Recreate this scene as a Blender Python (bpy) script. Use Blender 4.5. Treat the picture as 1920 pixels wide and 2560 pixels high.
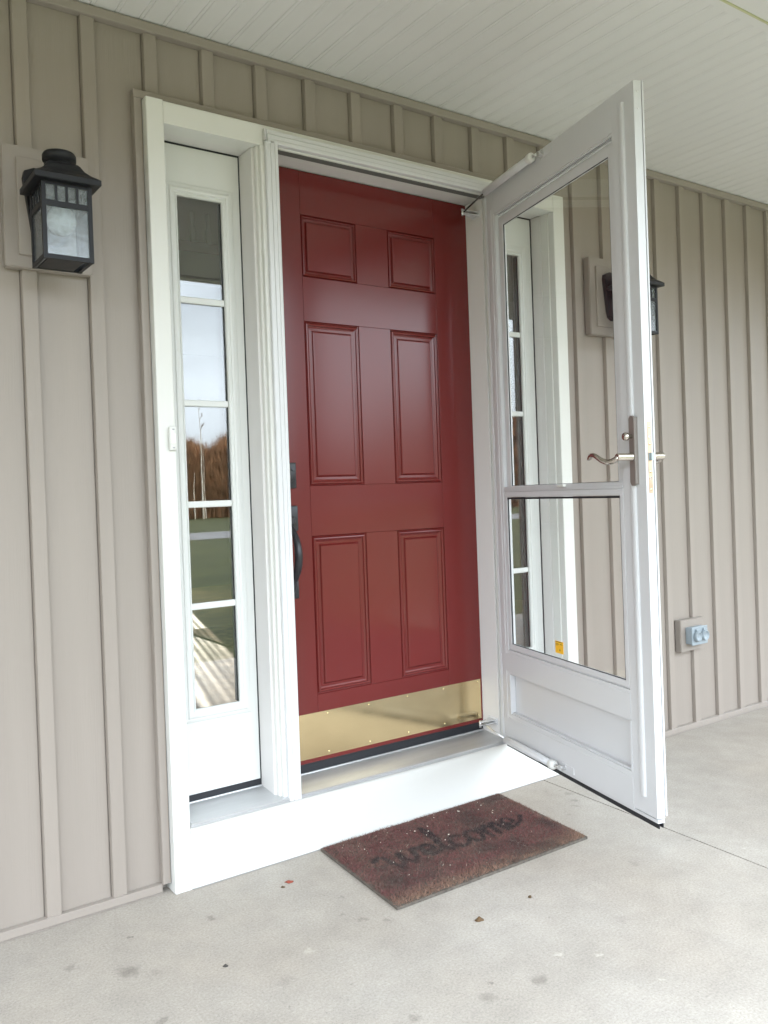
import bpy, bmesh, math, random
import numpy as np
from mathutils import Matrix, Vector
random.seed(7)
SC = bpy.context.scene
C = SC.collection
for o in list(bpy.data.objects):
    bpy.data.objects.remove(o, do_unlink=True)

# ------------------------------------------------------------------ camera
YAW, PITCH, ROLL = 0.61371, -0.00828, -0.03585
fwd = Vector((math.sin(YAW)*math.cos(PITCH), math.cos(YAW)*math.cos(PITCH), math.sin(PITCH)))
rt = Vector((math.cos(YAW), -math.sin(YAW), 0))
up = rt.cross(fwd)
r2 = rt*math.cos(ROLL) + up*math.sin(ROLL)
u2 = -rt*math.sin(ROLL) + up*math.cos(ROLL)
cam = bpy.data.cameras.new('camera')
camo = bpy.data.objects.new('camera', cam)
C.objects.link(camo)
M = Matrix.Identity(4)
for i in range(3):
    M[i][0] = r2[i]; M[i][1] = u2[i]; M[i][2] = -fwd[i]
M[0][3], M[1][3], M[2][3] = -0.74325, -2.46179, 1.15672
camo.matrix_world = M
cam.sensor_fit = 'VERTICAL'
cam.sensor_height = 24.0
cam.lens = 2141.17/2560*24.0
cam.shift_x = (960-958.7)/2560
cam.shift_y = (1250.5-1280)/2560
cam.clip_start = 0.02
cam.clip_end = 800
SC.camera = camo

# ------------------------------------------------------------------ sky, sun, exposure
SUN_EL = math.radians(19)
SUN_AZ = math.atan2(0.278, 0.96)          # measured from +Y towards +X
W = bpy.data.worlds.new("World")
SC.world = W
W.use_nodes = True
wn, wl = W.node_tree.nodes, W.node_tree.links
wn.clear()
wout = wn.new('ShaderNodeOutputWorld'); bg = wn.new('ShaderNodeBackground')
sky = wn.new('ShaderNodeTexSky'); sky.sky_type = 'NISHITA'; sky.sun_disc = False
sky.sun_elevation = SUN_EL; sky.sun_rotation = SUN_AZ
sky.air_density = 1.0; sky.dust_density = 2.2; sky.ozone_density = 0.6
tc = wn.new('ShaderNodeTexCoord'); mp = wn.new('ShaderNodeMapping')
mp.inputs['Scale'].default_value = (1.0, 1.0, 3.2)
cn = wn.new('ShaderNodeTexNoise'); cn.inputs['Scale'].default_value = 2.1; cn.inputs['Detail'].default_value = 7
cr = wn.new('ShaderNodeValToRGB')
cr.color_ramp.elements[0].position = 0.30; cr.color_ramp.elements[0].color = (0.45, 0.45, 0.45, 1)
cr.color_ramp.elements[1].position = 0.68; cr.color_ramp.elements[1].color = (0.95, 0.95, 0.95, 1)
mx = wn.new('ShaderNodeMix'); mx.data_type = 'RGBA'
# cloud layer follows the overcast-sky law: (1 + 2 sin elevation) / 3
sx = wn.new('ShaderNodeSeparateXYZ'); el = wn.new('ShaderNodeMapRange')
el.inputs['From Min'].default_value = 0.0; el.inputs['From Max'].default_value = 1.0
el.inputs['To Min'].default_value = 0.333; el.inputs['To Max'].default_value = 1.0
cs = wn.new('ShaderNodeVectorMath'); cs.operation = 'SCALE'; cs.inputs[0].default_value = (70.5, 78, 85.5)
wl.new(tc.outputs['Generated'], sx.inputs[0]); wl.new(sx.outputs[2], el.inputs[0]); wl.new(el.outputs[0], cs.inputs['Scale'])
wl.new(cs.outputs[0], mx.inputs['B'])
wl.new(tc.outputs['Generated'], mp.inputs['Vector']); wl.new(mp.outputs[0], cn.inputs['Vector'])
wl.new(cn.outputs['Fac'], cr.inputs[0]); wl.new(cr.outputs[0], mx.inputs['Factor'])
wl.new(sky.outputs[0], mx.inputs['A']); wl.new(mx.outputs['Result'], bg.inputs['Color'])
bg.inputs['Strength'].default_value = 0.12
wl.new(bg.outputs[0], wout.inputs[0])

sun = bpy.data.lights.new('sun', 'SUN'); suno = bpy.data.objects.new('sun', sun); C.objects.link(suno)
sun.energy = 3.2; sun.angle = math.radians(0.5); sun.color = (1.0, 0.93, 0.82)
sd = Vector((-0.278*math.cos(SUN_EL), -0.96*math.cos(SUN_EL), -math.sin(SUN_EL)))
suno.rotation_euler = sd.to_track_quat('-Z', 'Y').to_euler()
suno.location = (6, 20, 12)
SC.view_settings.view_transform = 'Standard'; SC.view_settings.look = 'None'
SC.view_settings.gamma = 1.0; SC.view_settings.use_curve_mapping = False
SC.view_settings.exposure = 0.76
SC.render.engine = 'CYCLES'
SC.cycles.max_bounces = 10; SC.cycles.transparent_max_bounces = 16

# ------------------------------------------------------------------ materials
MATS = {}
def mat(name, col, rough=0.5, metal=0.0, spec=0.5, noise=None, bump=None, coat=0.0, **kw):
    if name in MATS: return MATS[name]
    m = bpy.data.materials.new(name); m.use_nodes = True
    n, l = m.node_tree.nodes, m.node_tree.links
    b = n['Principled BSDF']
    b.inputs['Base Color'].default_value = (*col, 1); b.inputs['Roughness'].default_value = rough
    b.inputs['Metallic'].default_value = metal; b.inputs['Specular IOR Level'].default_value = spec
    b.inputs['Coat Weight'].default_value = coat; b.inputs['Coat Roughness'].default_value = 0.15
    if noise or bump:
        t = n.new('ShaderNodeTexCoord')
    if noise:      # (scale vec, amount, detail)
        sc_, amt, det = noise
        mp = n.new('ShaderNodeMapping'); mp.inputs['Scale'].default_value = sc_
        tx = n.new('ShaderNodeTexNoise'); tx.inputs['Scale'].default_value = 1; tx.inputs['Detail'].default_value = det
        l.new(t.outputs['Object'], mp.inputs[0]); l.new(mp.outputs[0], tx.inputs['Vector'])
        r = n.new('ShaderNodeMapRange'); r.inputs['From Min'].default_value = 0.3; r.inputs['From Max'].default_value = 0.7
        r.inputs['To Min'].default_value = 1-amt; r.inputs['To Max'].default_value = 1+amt
        l.new(tx.outputs['Fac'], r.inputs[0])
        vm = n.new('ShaderNodeVectorMath'); vm.operation = 'SCALE'; vm.inputs[0].default_value = col
        l.new(r.outputs[0], vm.inputs['Scale']); l.new(vm.outputs[0], b.inputs['Base Color'])
        r3 = n.new('ShaderNodeMapRange'); r3.inputs['To Min'].default_value = max(0, rough-0.08); r3.inputs['To Max'].default_value = min(1, rough+0.08)
        l.new(tx.outputs['Fac'], r3.inputs[0]); l.new(r3.outputs[0], b.inputs['Roughness'])
    if bump:       # (scale vec, strength, distance)
        sc_, st, di = bump
        mp2 = n.new('ShaderNodeMapping'); mp2.inputs['Scale'].default_value = sc_
        t2 = n.new('ShaderNodeTexNoise'); t2.inputs['Scale'].default_value = 1; t2.inputs['Detail'].default_value = 4
        l.new(t.outputs['Object'], mp2.inputs[0]); l.new(mp2.outputs[0], t2.inputs['Vector'])
        bp = n.new('ShaderNodeBump'); bp.inputs['Strength'].default_value = st; bp.inputs['Distance'].default_value = di
        l.new(t2.outputs['Fac'], bp.inputs['Height']); l.new(bp.outputs[0], b.inputs['Normal'])
    MATS[name] = m
    return m

siding = mat('taupe_vinyl', (0.283, 0.247, 0.214), 0.48, noise=((9, 9, 0.7), 0.055, 7), bump=((260, 260, 7), 0.55, 0.0010))
sidetrim = mat('taupe_trim_vinyl', (0.290, 0.255, 0.223), 0.45, noise=((2, 2, 2), 0.04, 3), bump=((40, 40, 40), 0.1, 0.0005))
white = mat('white_trim_paint', (0.66, 0.66, 0.63), 0.42, noise=((3, 3, 1), 0.02, 5), bump=((40, 40, 12), 0.05, 0.0004))
fiber = mat('white_slab_paint', (0.64, 0.65, 0.63), 0.38, noise=((2, 2, 1), 0.015, 4), bump=((25, 25, 25), 0.03, 0.0004))
jambw = mat('jamb_primer_white', (0.66, 0.645, 0.63), 0.5, noise=((4, 4, 2), 0.02, 5), bump=((40, 40, 8), 0.05, 0.0004))
alu = mat('white_powder_aluminium', (0.60, 0.605, 0.615), 0.32, noise=((3, 3, 1), 0.015, 4), bump=((15, 15, 15), 0.03, 0.0005))
soffitm = mat('white_soffit_vinyl', (0.68, 0.67, 0.66), 0.5, noise=((1.5, 1.2, 1), 0.03, 5), bump=((25, 3, 25), 0.2, 0.0012))
red = mat('red_door_paint', (0.132, 0.0150, 0.0135), 0.21, spec=0.50, noise=((1.2, 1.2, 0.8), 0.05, 5), bump=((55, 55, 30), 0.06, 0.0005))
brass = mat('polished_brass_sheet', (0.74, 0.60, 0.36), 0.15, metal=1.0, noise=((7, 7, 14), 0.06, 6), bump=((9, 9, 9), 0.08, 0.0006))
brassd = mat('brass_screw_metal', (0.85, 0.75, 0.45), 0.2, metal=1.0)
sill = mat('mill_aluminium', (0.52, 0.525, 0.53), 0.42, metal=0.55, noise=((3, 25, 3), 0.10, 6), bump=((4, 120, 4), 0.06, 0.0004))
nickel = mat('satin_nickel', (0.60, 0.55, 0.50), 0.24, metal=1.0)
platem = mat('brushed_nickel_plate', (0.34, 0.31, 0.285), 0.5, metal=0.75)
lockp = mat('bronze_lock_plate', (0.55, 0.43, 0.32), 0.35, metal=1.0, noise=((40, 40, 40), 0.08, 3))
black = mat('black_powder_metal', (0.007, 0.0075, 0.010), 0.45, spec=0.35, noise=((20, 20, 20), 0.15, 3), bump=((90, 90, 90), 0.2, 0.0006))
iron = mat('black_iron_hardware', (0.02, 0.021, 0.025), 0.35, bump=((90, 90, 90), 0.2, 0.0005))
rubber = mat('black_rubber_seal', (0.012, 0.013, 0.017), 0.6)
greyp = mat('grey_outlet_plastic', (0.27, 0.315, 0.345), 0.4, bump=((50, 50, 50), 0.1, 0.0005))
chrome = mat('zinc_bracket_metal', (0.72, 0.72, 0.72), 0.3, metal=1.0)
bulbm = mat('frosted_bulb_glass', (0.86, 0.86, 0.84), 0.25)
yellow = mat('yellow_sticker_paper', (0.90, 0.50, 0.03), 0.5)
inkm = mat('black_print_ink', (0.03, 0.03, 0.03), 0.6)
greyink = mat('grey_print_ink', (0.25, 0.26, 0.27), 0.6)
wallint = mat('interior_wall_paint', (0.36, 0.335, 0.30), 0.7, noise=((1, 1, 1), 0.03, 3))
oak = mat('brown_stair_wood', (0.20, 0.075, 0.035), 0.4, noise=((3, 20, 20), 0.25, 5))
intfloor = mat('interior_tile_floor', (0.50, 0.30, 0.135), 0.35, noise=((9, 9, 3), 0.30, 7), bump=((8, 8, 8), 0.2, 0.002))
rugm = mat('brown_patterned_rug', (0.34, 0.21, 0.11), 0.95, noise=((14, 14, 14), 0.45, 7))
leafm = mat('dry_red_leaf', (0.28, 0.06, 0.035), 0.7, noise=((60, 60, 60), 0.3, 3))
brownm = mat('brown_seed_husk', (0.10, 0.055, 0.02), 0.75, noise=((80, 80, 80), 0.4, 3))
barkm = mat('grey_brown_bark', (0.17, 0.10, 0.055), 0.9, noise=((3, 3, 6), 0.35, 5))
twigm = mat('brown_bare_twig', (0.22, 0.12, 0.06), 0.9)
birchm = mat('white_birch_bark', (0.75, 0.70, 0.60), 0.8, noise=((2, 2, 20), 0.35, 5))
roofm = mat('grey_roof_shingle', (0.10, 0.095, 0.09), 0.9, noise=((4, 4, 4), 0.2, 5))

def glass_mat(name, ior, tint=(1, 1, 1), rough=0.0):
    m = bpy.data.materials.new(name); m.use_nodes = True
    n, l = m.node_tree.nodes, m.node_tree.links; n.clear()
    o = n.new('ShaderNodeOutputMaterial'); t = n.new('ShaderNodeBsdfTransparent'); g = n.new('ShaderNodeBsdfGlossy')
    f = n.new('ShaderNodeFresnel'); mixs = n.new('ShaderNodeMixShader')
    f.inputs['IOR'].default_value = ior; t.inputs[0].default_value = (*tint, 1); g.inputs['Roughness'].default_value = rough
    gm = n.new('ShaderNodeNewGeometry'); im = n.new('ShaderNodeMapRange')      # same reflectance from both sides of each surface
    im.inputs['To Min'].default_value = ior; im.inputs['To Max'].default_value = 1/ior
    l.new(gm.outputs['Backfacing'], im.inputs[0]); l.new(im.outputs[0], f.inputs['IOR'])
    l.new(f.outputs[0], mixs.inputs[0]); l.new(t.outputs[0], mixs.inputs[1]); l.new(g.outputs[0], mixs.inputs[2])
    l.new(mixs.outputs[0], o.inputs[0])
    return m
lowe = glass_mat('low_e_window_glass', 1.95, (0.92, 0.93, 0.92))
stormglass = glass_mat('clear_storm_glass', 1.34, (0.985, 0.99, 0.985))

def seeded():
    m = bpy.data.materials.new('seeded_lantern_glass'); m.use_nodes = True
    n, l = m.node_tree.nodes, m.node_tree.links; n.clear()
    o = n.new('ShaderNodeOutputMaterial'); t = n.new('ShaderNodeBsdfTransparent'); g = n.new('ShaderNodeBsdfGlossy')
    tr = n.new('ShaderNodeBsdfTranslucent'); df = n.new('ShaderNodeBsdfDiffuse')
    f = n.new('ShaderNodeFresnel'); f.inputs['IOR'].default_value = 1.5
    g.inputs['Roughness'].default_value = 0.12
    t.inputs[0].default_value = (0.93, 0.96, 0.98, 1)
    tr.inputs[0].default_value = (0.75, 0.80, 0.84, 1); df.inputs[0].default_value = (0.72, 0.77, 0.80, 1)
    tc = n.new('ShaderNodeTexCoord'); v = n.new('ShaderNodeTexNoise'); v.inputs['Scale'].default_value = 75; v.inputs['Detail'].default_value = 4
    l.new(tc.outputs['Object'], v.inputs['Vector'])
    bp = n.new('ShaderNodeBump'); bp.inputs['Strength'].default_value = 0.35; bp.inputs['Distance'].default_value = 0.0010
    l.new(v.outputs['Fac'], bp.inputs['Height'])
    for x in (g, tr, df, f): l.new(bp.outputs[0], x.inputs['Normal'])
    a = n.new('ShaderNodeMixShader'); a.inputs[0].default_value = 0.5
    l.new(tr.outputs[0], a.inputs[1]); l.new(df.outputs[0], a.inputs[2])
    r = n.new('ShaderNodeMapRange'); r.inputs['From Min'].default_value = 0.35; r.inputs['From Max'].default_value = 0.65
    r.inputs['To Min'].default_value = 0.16; r.inputs['To Max'].default_value = 0.30
    l.new(v.outputs['Fac'], r.inputs[0])
    b = n.new('ShaderNodeMixShader'); l.new(r.outputs[0], b.inputs[0]); l.new(t.outputs[0], b.inputs[1]); l.new(a.outputs[0], b.inputs[2])
    c = n.new('ShaderNodeMixShader'); l.new(f.outputs[0], c.inputs[0]); l.new(b.outputs[0], c.inputs[1]); l.new(g.outputs[0], c.inputs[2])
    l.new(c.outputs[0], o.inputs[0])
    return m
seedglass = seeded()

SPOTS = [(-0.08, -0.359, .036, .75), (-0.192, -0.245, .016, .5), (0.191, -0.234, .016, .7), (0.484, -0.448, .013, .6),
         (0.514, -0.509, .014, .55), (0.564, -0.556, .013, .5), (0.536, -0.99, .028, .6), (0.678, -1.014, .024, .6),
         (0.358, -0.945, .02, .6), (0.952, -0.704, .010, .7), (0.54, -0.365, .012, .4), (-0.017, -0.196, .007, .9),
         (0.207, -0.641, .03, .25), (-0.088, -0.604, .016, .6), (-0.029, -0.401, .018, .35), (1.649, -0.208, .022, .55),
         (1.614, -0.274, .021, .6), (1.646, -0.165, .012, .4), (1.60, -0.14, .012, .3), (1.622, -0.753, .016, .45),
         (0.582, -0.947, .010, .8), (1.35, -0.75, .02, .3), (1.05, -0.95, .03, .2), (1.50, -0.35, .012, .35), (1.57, -0.31, .012, .45)]
PALE = [(0.794, -0.963, .016, .8), (0.866, -1.027, .011, .9), (0.313, -0.557, .016, .5), (0.899, -1.185, .008, .6), (1.7, -0.9, .01, .5)]
def concrete():
    m = bpy.data.materials.new('broom_finished_concrete'); m.use_nodes = True
    n, l = m.node_tree.nodes, m.node_tree.links
    b = n['Principled BSDF']; b.inputs['Roughness'].default_value = 0.85; b.inputs['Specular IOR Level'].default_value = 0.25
    tc = n.new('ShaderNodeNewGeometry')
    def noise(scale, det, rough=0.5, sc=(1, 1, 1)):
        mp = n.new('ShaderNodeMapping'); mp.inputs['Scale'].default_value = sc; l.new(tc.outputs['Position'], mp.inputs[0])
        t = n.new('ShaderNodeTexNoise'); t.inputs['Scale'].default_value = scale; t.inputs['Detail'].default_value = det
        t.inputs['Roughness'].default_value = rough; l.new(mp.outputs[0], t.inputs['Vector']); return t.outputs['Fac']
    def math_(op, a, bb=None, c=None):
        x = n.new('ShaderNodeMath'); x.operation = op
        for i, v in enumerate((a, bb, c)):
            if v is None: continue
            if isinstance(v, (int, float)): x.inputs[i].default_value = v
            else: l.new(v, x.inputs[i])
        return x.outputs[0]
    def mrange(v, a, bb, c, d):
        x = n.new('ShaderNodeMapRange'); l.new(v, x.inputs[0])
        for i, w in zip(('From Min', 'From Max', 'To Min', 'To Max'), (a, bb, c, d)): x.inputs[i].default_value = w
        return x.outputs[0]
    big = noise(1.6, 6, 0.6); mid = noise(9, 6, 0.65); fine = noise(160, 3, 0.6); sp = noise(70, 4, 0.7)
    warm = noise(1.1, 4, 0.5)
    rmp = n.new('ShaderNodeValToRGB'); l.new(big, rmp.inputs[0])
    rmp.color_ramp.elements[0].position = 0.33; rmp.color_ramp.elements[0].color = (0.325, 0.291, 0.252, 1)
    rmp.color_ramp.elements[1].position = 0.68; rmp.color_ramp.elements[1].color = (0.402, 0.370, 0.330, 1)
    wm = n.new('ShaderNodeMix'); wm.data_type = 'RGBA'; l.new(mrange(warm, 0.48, 0.7, 0, 0.55), wm.inputs['Factor'])
    l.new(rmp.outputs[0], wm.inputs['A']); wm.inputs['B'].default_value = (0.352, 0.304, 0.252, 1)
    val = math_('MULTIPLY', mrange(mid, 0.3, 0.7, 0.91, 1.08), mrange(fine, 0.3, 0.7, 0.86, 1.14))
    val = math_('MULTIPLY', val, mrange(sp, 0.27, 0.38, 0.72, 1.0))
    val = math_('MULTIPLY', val, mrange(sp, 0.66, 0.75, 1.0, 1.18))
    pore = noise(260, 2, 0.5); val = math_('MULTIPLY', val, mrange(pore, 0.30, 0.40, 0.78, 1.0))
    # stains with shapes of their own
    warp = n.new('ShaderNodeTexNoise'); warp.inputs['Scale'].default_value = 45; warp.inputs['Detail'].default_value = 4
    l.new(tc.outputs['Position'], warp.inputs['Vector'])
    ws = n.new('ShaderNodeVectorMath'); ws.operation = 'MULTIPLY_ADD'; l.new(warp.outputs['Color'], ws.inputs[0])
    ws.inputs[1].default_value = (.046, .046, 0); l.new(tc.outputs['Position'], ws.inputs[2])
    sh = n.new('ShaderNodeVectorMath'); sh.operation = 'SUBTRACT'; l.new(ws.outputs[0], sh.inputs[0]); sh.inputs[1].default_value = (.023, .023, 0)
    for lst, sgn in ((SPOTS, -0.42), (PALE, 0.38)):
        for (x, y, r, a) in lst:
            d = n.new('ShaderNodeVectorMath'); d.operation = 'DISTANCE'; l.new(sh.outputs[0], d.inputs[0]); d.inputs[1].default_value = (x, y, 0)
            k = mrange(d.outputs['Value'], r*0.35, r*1.0, 1+sgn*a, 1.0)
            val = math_('MULTIPLY', val, k)
    sc_ = n.new('ShaderNodeVectorMath'); sc_.operation = 'SCALE'; l.new(wm.outputs['Result'], sc_.inputs[0]); l.new(val, sc_.inputs['Scale'])
    l.new(sc_.outputs[0], b.inputs['Base Color'])
    streak = noise(1, 5, 0.6, (14, 150, 14))
    h = math_('ADD', math_('MULTIPLY', streak, 0.5), math_('ADD', math_('MULTIPLY', fine, 0.5), math_('MULTIPLY', mid, 0.6)))
    bp = n.new('ShaderNodeBump'); bp.inputs['Strength'].default_value = 0.55; bp.inputs['Distance'].default_value = 0.0025
    l.new(h, bp.inputs['Height']); l.new(bp.outputs[0], b.inputs['Normal'])
    return m
concm = concrete()

def ground_mat(name, c1, c2, scale, rough=0.95):
    m = bpy.data.materials.new(name); m.use_nodes = True
    n, l = m.node_tree.nodes, m.node_tree.links; b = n['Principled BSDF']; b.inputs['Roughness'].default_value = rough
    g = n.new('ShaderNodeNewGeometry'); t = n.new('ShaderNodeTexNoise'); t.inputs['Scale'].default_value = scale; t.inputs['Detail'].default_value = 8
    t.inputs['Roughness'].default_value = 0.7
    r = n.new('ShaderNodeValToRGB'); r.color_ramp.elements[0].position = 0.35; r.color_ramp.elements[1].position = 0.65
    r.color_ramp.elements[0].color = (*c1, 1); r.color_ramp.elements[1].color = (*c2, 1)
    l.new(g.outputs['Position'], t.inputs['Vector']); l.new(t.outputs['Fac'], r.inputs[0]); l.new(r.outputs[0], b.inputs['Base Color'])
    return m
lawnm = ground_mat('autumn_lawn', (0.036, 0.044, 0.010), (0.080, 0.084, 0.022), 0.9)
roadm = ground_mat('grey_road_surface', (0.20, 0.19, 0.185), (0.26, 0.25, 0.24), 3)

# ------------------------------------------------------------------ mesh helpers
def link(name, v, f, m, parent=None, smooth=False, loc=None):
    me = bpy.data.meshes.new(name); me.from_pydata([tuple(p) for p in v], [], f); me.update()
    if m: me.materials.append(m)
    if smooth:
        for p in me.polygons: p.use_smooth = True
    o = bpy.data.objects.new(name, me); C.objects.link(o)
    if parent: o.parent = parent
    if loc: o.location = loc
    return o

def fix(o):
    bm = bmesh.new(); bm.from_mesh(o.data); bmesh.ops.recalc_face_normals(bm, faces=bm.faces); bm.to_mesh(o.data); bm.free(); return o

BOXF = [(0, 1, 3, 2), (4, 6, 7, 5), (0, 4, 5, 1), (2, 3, 7, 6), (0, 2, 6, 4), (1, 5, 7, 3)]
def boxdata(x0, x1, y0, y1, z0, z1):
    return [(x, y, z) for x in (x0, x1) for y in (y0, y1) for z in (z0, z1)], BOXF
def merge(parts):
    V, F = [], []
    for v, f in parts:
        k = len(V); V += list(v); F += [tuple(i+k for i in q) for q in f]
    return V, F
def box(name, x0, x1, y0, y1, z0, z1, m, parent=None, bev=0.0, seg=1):
    v, f = boxdata(x0, x1, y0, y1, z0, z1)
    o = link(name, v, f, m, parent); fix(o)
    if bev:
        bm = bmesh.new(); bm.from_mesh(o.data)
        bmesh.ops.bevel(bm, geom=list(bm.edges), offset=bev, segments=seg, affect='EDGES', profile=0.5)
        bm.to_mesh(o.data); bm.free()
        if seg > 1:
            for p in o.data.polygons: p.use_smooth = True
    return o
def boxes(name, lst, m, parent=None):
    v, f = merge([boxdata(*b) for b in lst]); return fix(link(name, v, f, m, parent))

def prism(poly, axis, a, b):
    """poly: 2-D loop; axis z: (x,y) -> extrude z ; axis y: (x,z) ; axis x: (y,z)"""
    n = len(poly); V = []
    for t in (a, b):
        for p in poly:
            V.append((p[0], p[1], t) if axis == 'z' else (p[0], t, p[1]) if axis == 'y' else (t, p[0], p[1]))
    F = [(i, (i+1) % n, n+(i+1) % n, n+i) for i in range(n)] + [tuple(range(n)), tuple(range(2*n-1, n-1, -1))]
    return V, F
def prism_obj(name, poly, axis, a, b, m, parent=None):
    v, f = prism(poly, axis, a, b); return fix(link(name, v, f, m, parent))

def frame_loft(x0, x1, z0, z1, prof):
    """mitred picture-frame ring around rect; prof = [(d outward, y)] closed loop"""
    V, F = [], []; n = len(prof)
    for d, y in prof:
        V += [(x0-d, y, z0-d), (x1+d, y, z0-d), (x1+d, y, z1+d), (x0-d, y, z1+d)]
    for i in range(n):
        j = (i+1) % n
        for k in range(4):
            kk = (k+1) % 4
            F.append((i*4+k, i*4+kk, j*4+kk, j*4+k))
    return V, F
def frame_obj(name, x0, x1, z0, z1, prof, m, parent=None):
    v, f = frame_loft(x0, x1, z0, z1, prof); return fix(link(name, v, f, m, parent))

def tube(pts, rad, seg=10, cap=True):
    pts = [Vector(p) for p in pts]; n = len(pts)
    if not isinstance(rad, (list, tuple)): rad = [rad]*n
    V, F = [], []; prev = None
    for i, p in enumerate(pts):
        t = (pts[min(i+1, n-1)] - pts[max(i-1, 0)]).normalized()
        if prev is None:
            a = t.orthogonal().normalized()
        else:
            a = (prev - t*prev.dot(t)).normalized()
        prev = a; b = t.cross(a)
        for k in range(seg):
            w = 2*math.pi*k/seg; V.append(p + (a*math.cos(w)+b*math.sin(w))*rad[i])
    for i in range(n-1):
        for k in range(seg):
            kk = (k+1) % seg; F.append((i*seg+k, i*seg+kk, (i+1)*seg+kk, (i+1)*seg+k))
    if cap: F += [tuple(range(seg-1, -1, -1)), tuple(range((n-1)*seg, n*seg))]
    return [tuple(v) for v in V], F
def tube_obj(name, pts, rad, m, parent=None, seg=12, smooth=True):
    v, f = tube(pts, rad, seg); o = link(name, v, f, m, parent)
    fix(o)
    if smooth:
        for p in o.data.polygons: p.use_smooth = len(p.vertices) == 4
    return o
def lathe(prof, seg=24, c=(0, 0, 0), axis='z'):
    V, F = [], []; n = len(prof)
    for r, h in prof:
        for k in range(seg):
            w = 2*math.pi*k/seg; a, b = r*math.cos(w), r*math.sin(w)
            V.append((c[0]+a, c[1]+b, c[2]+h) if axis == 'z' else (c[0]+a, c[1]+h, c[2]+b) if axis == 'y' else (c[0]+h, c[1]+a, c[2]+b))
    for i in range(n-1):
        for k in range(seg):
            kk = (k+1) % seg; F.append((i*seg+k, i*seg+kk, (i+1)*seg+kk, (i+1)*seg+k))
    F += [tuple(range(seg-1, -1, -1)), tuple(range((n-1)*seg, n*seg))]
    return V, F
def lathe_obj(name, prof, m, parent=None, seg=24, c=(0, 0, 0), axis='z', smooth=True):
    v, f = lathe(prof, seg, c, axis); o = fix(link(name, v, f, m, parent))
    if smooth:
        for p in o.data.polygons: p.use_smooth = len(p.vertices) == 4
    return o

def thing(name, label, cat, loc=(0, 0, 0), rz=0.0, group=None):
    o = bpy.data.objects.new(name, None); C.objects.link(o); o.location = loc; o.rotation_euler = (0, 0, rz)
    o.empty_display_size = 0.1
    o['label'] = label; o['category'] = cat
    if group: o['group'] = group
    return o
def tag(o, label, cat, group=None):
    o['label'] = label; o['category'] = cat
    if group: o['group'] = group
    return o
def struct(o): o['kind'] = 'structure'; return o
def copy_tree(o, loc=None, rz=None, label=None):
    c = o.copy(); C.objects.link(c)
    if loc is not None: c.location = loc
    if rz is not None: c.rotation_euler = (0, 0, rz)
    if label: c['label'] = label
    def rec(src, dst):
        for ch in list(src.children):
            d = ch.copy(); C.objects.link(d); d.parent = dst; rec(ch, d)
    rec(o, c)
    return c

P = 0.183            # siding pitch
SL, SR = 0.167, 1.913   # outer edges of the white casing
YT = -0.041          # casing front
DY = 0.08            # plane of door and sidelight slabs
TOPZ = 2.338

# ------------------------------------------------------------------ ground
def slab(name, poly, z0, z1, m, parent=None):
    v, f = prism(poly, 'z', z0, z1); return fix(link(name, v, f, m, parent))
ground = struct(link('lawn', [(-250, -250, -0.16), (250, -250, -0.16), (250, 250, -0.16), (-250, 250, -0.16)], [(0, 1, 2, 3)], lawnm))
road = struct(link('road', [(-200, -19, -0.15), (-200, -24.5, -0.15), (200, -33.5, -0.15), (200, -28, -0.15)], [(0, 1, 2, 3)], roadm))
porch = struct(bpy.data.objects.new('porch_floor', None)); C.objects.link(porch)
jx = lambda y: 1.686 + 0.066*(y+0.046)        # the control joint runs slightly askew
slab('concrete_slab', [(-4.5, 0.1), (-4.5, -3.1), (jx(-3.1)-.003, -3.1), (jx(0.1)-.003, 0.1)], -0.15, 0.0, concm, porch)
slab('concrete_slab', [(jx(0.1)+.003, 0.1), (jx(-3.1)+.003, -3.1), (6.5, -3.1), (6.5, 0.1)], -0.15, 0.0, concm, porch)
slab('joint_bed', [(jx(0.1)-.004, 0.099), (jx(-3.1)-.004, -3.099), (jx(-3.1)+.004, -3.099), (jx(0.1)+.004, 0.099)], -0.14, -0.006, mat('joint_dirt', (0.12, 0.105, 0.085), 0.95), porch)

# ------------------------------------------------------------------ house wall with board-and-batten siding
wall = thing('house_wall', 'taupe board and batten siding wall around the front door', 'wall')
def prof_pts(n):
    x = n*P
    return [(x-0.008, 0.0150), (x-0.0055, 0.0150), (x-0.0054, 0.0200), (x-0.0030, 0.0200), (x-0.0029, 0.0125), (x-0.0005, 0.0008), (x+0.0005, 0.0), (x+0.037, 0.0), (x+0.038, 0.0008), (x+0.0385, 0.0190), (x+0.0405, 0.0190), (x+0.041, 0.0150), (x+P-0.008, 0.0150)]
def clip(pts, a, b):
    out = []
    for (x0, y0), (x1, y1) in zip(pts[:-1], pts[1:]):
        if x1 <= a or x0 >= b: continue
        f = lambda x: y0+(y1-y0)*(x-x0)/(x1-x0) if x1 != x0 else y0
        s, e = max(x0, a), min(x1, b)
        if not out or abs(out[-1][0]-s) > 1e-7: out.append((s, f(s)))
        out.append((e, f(e)))
    return out
def siding_panel(n, a, b, z0, z1):
    pts = clip(prof_pts(n), a, b)
    if len(pts) < 2 or pts[-1][0]-pts[0][0] < 0.002: return
    poly = pts + [(pts[-1][0], 0.03), (pts[0][0], 0.03)]
    prism_obj('siding_panel', poly, 'z', z0, z1, siding, wall)
BZ, CZ = 0.008, 2.566
OL, OR = 0.150, 1.930
shared = None
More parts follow.
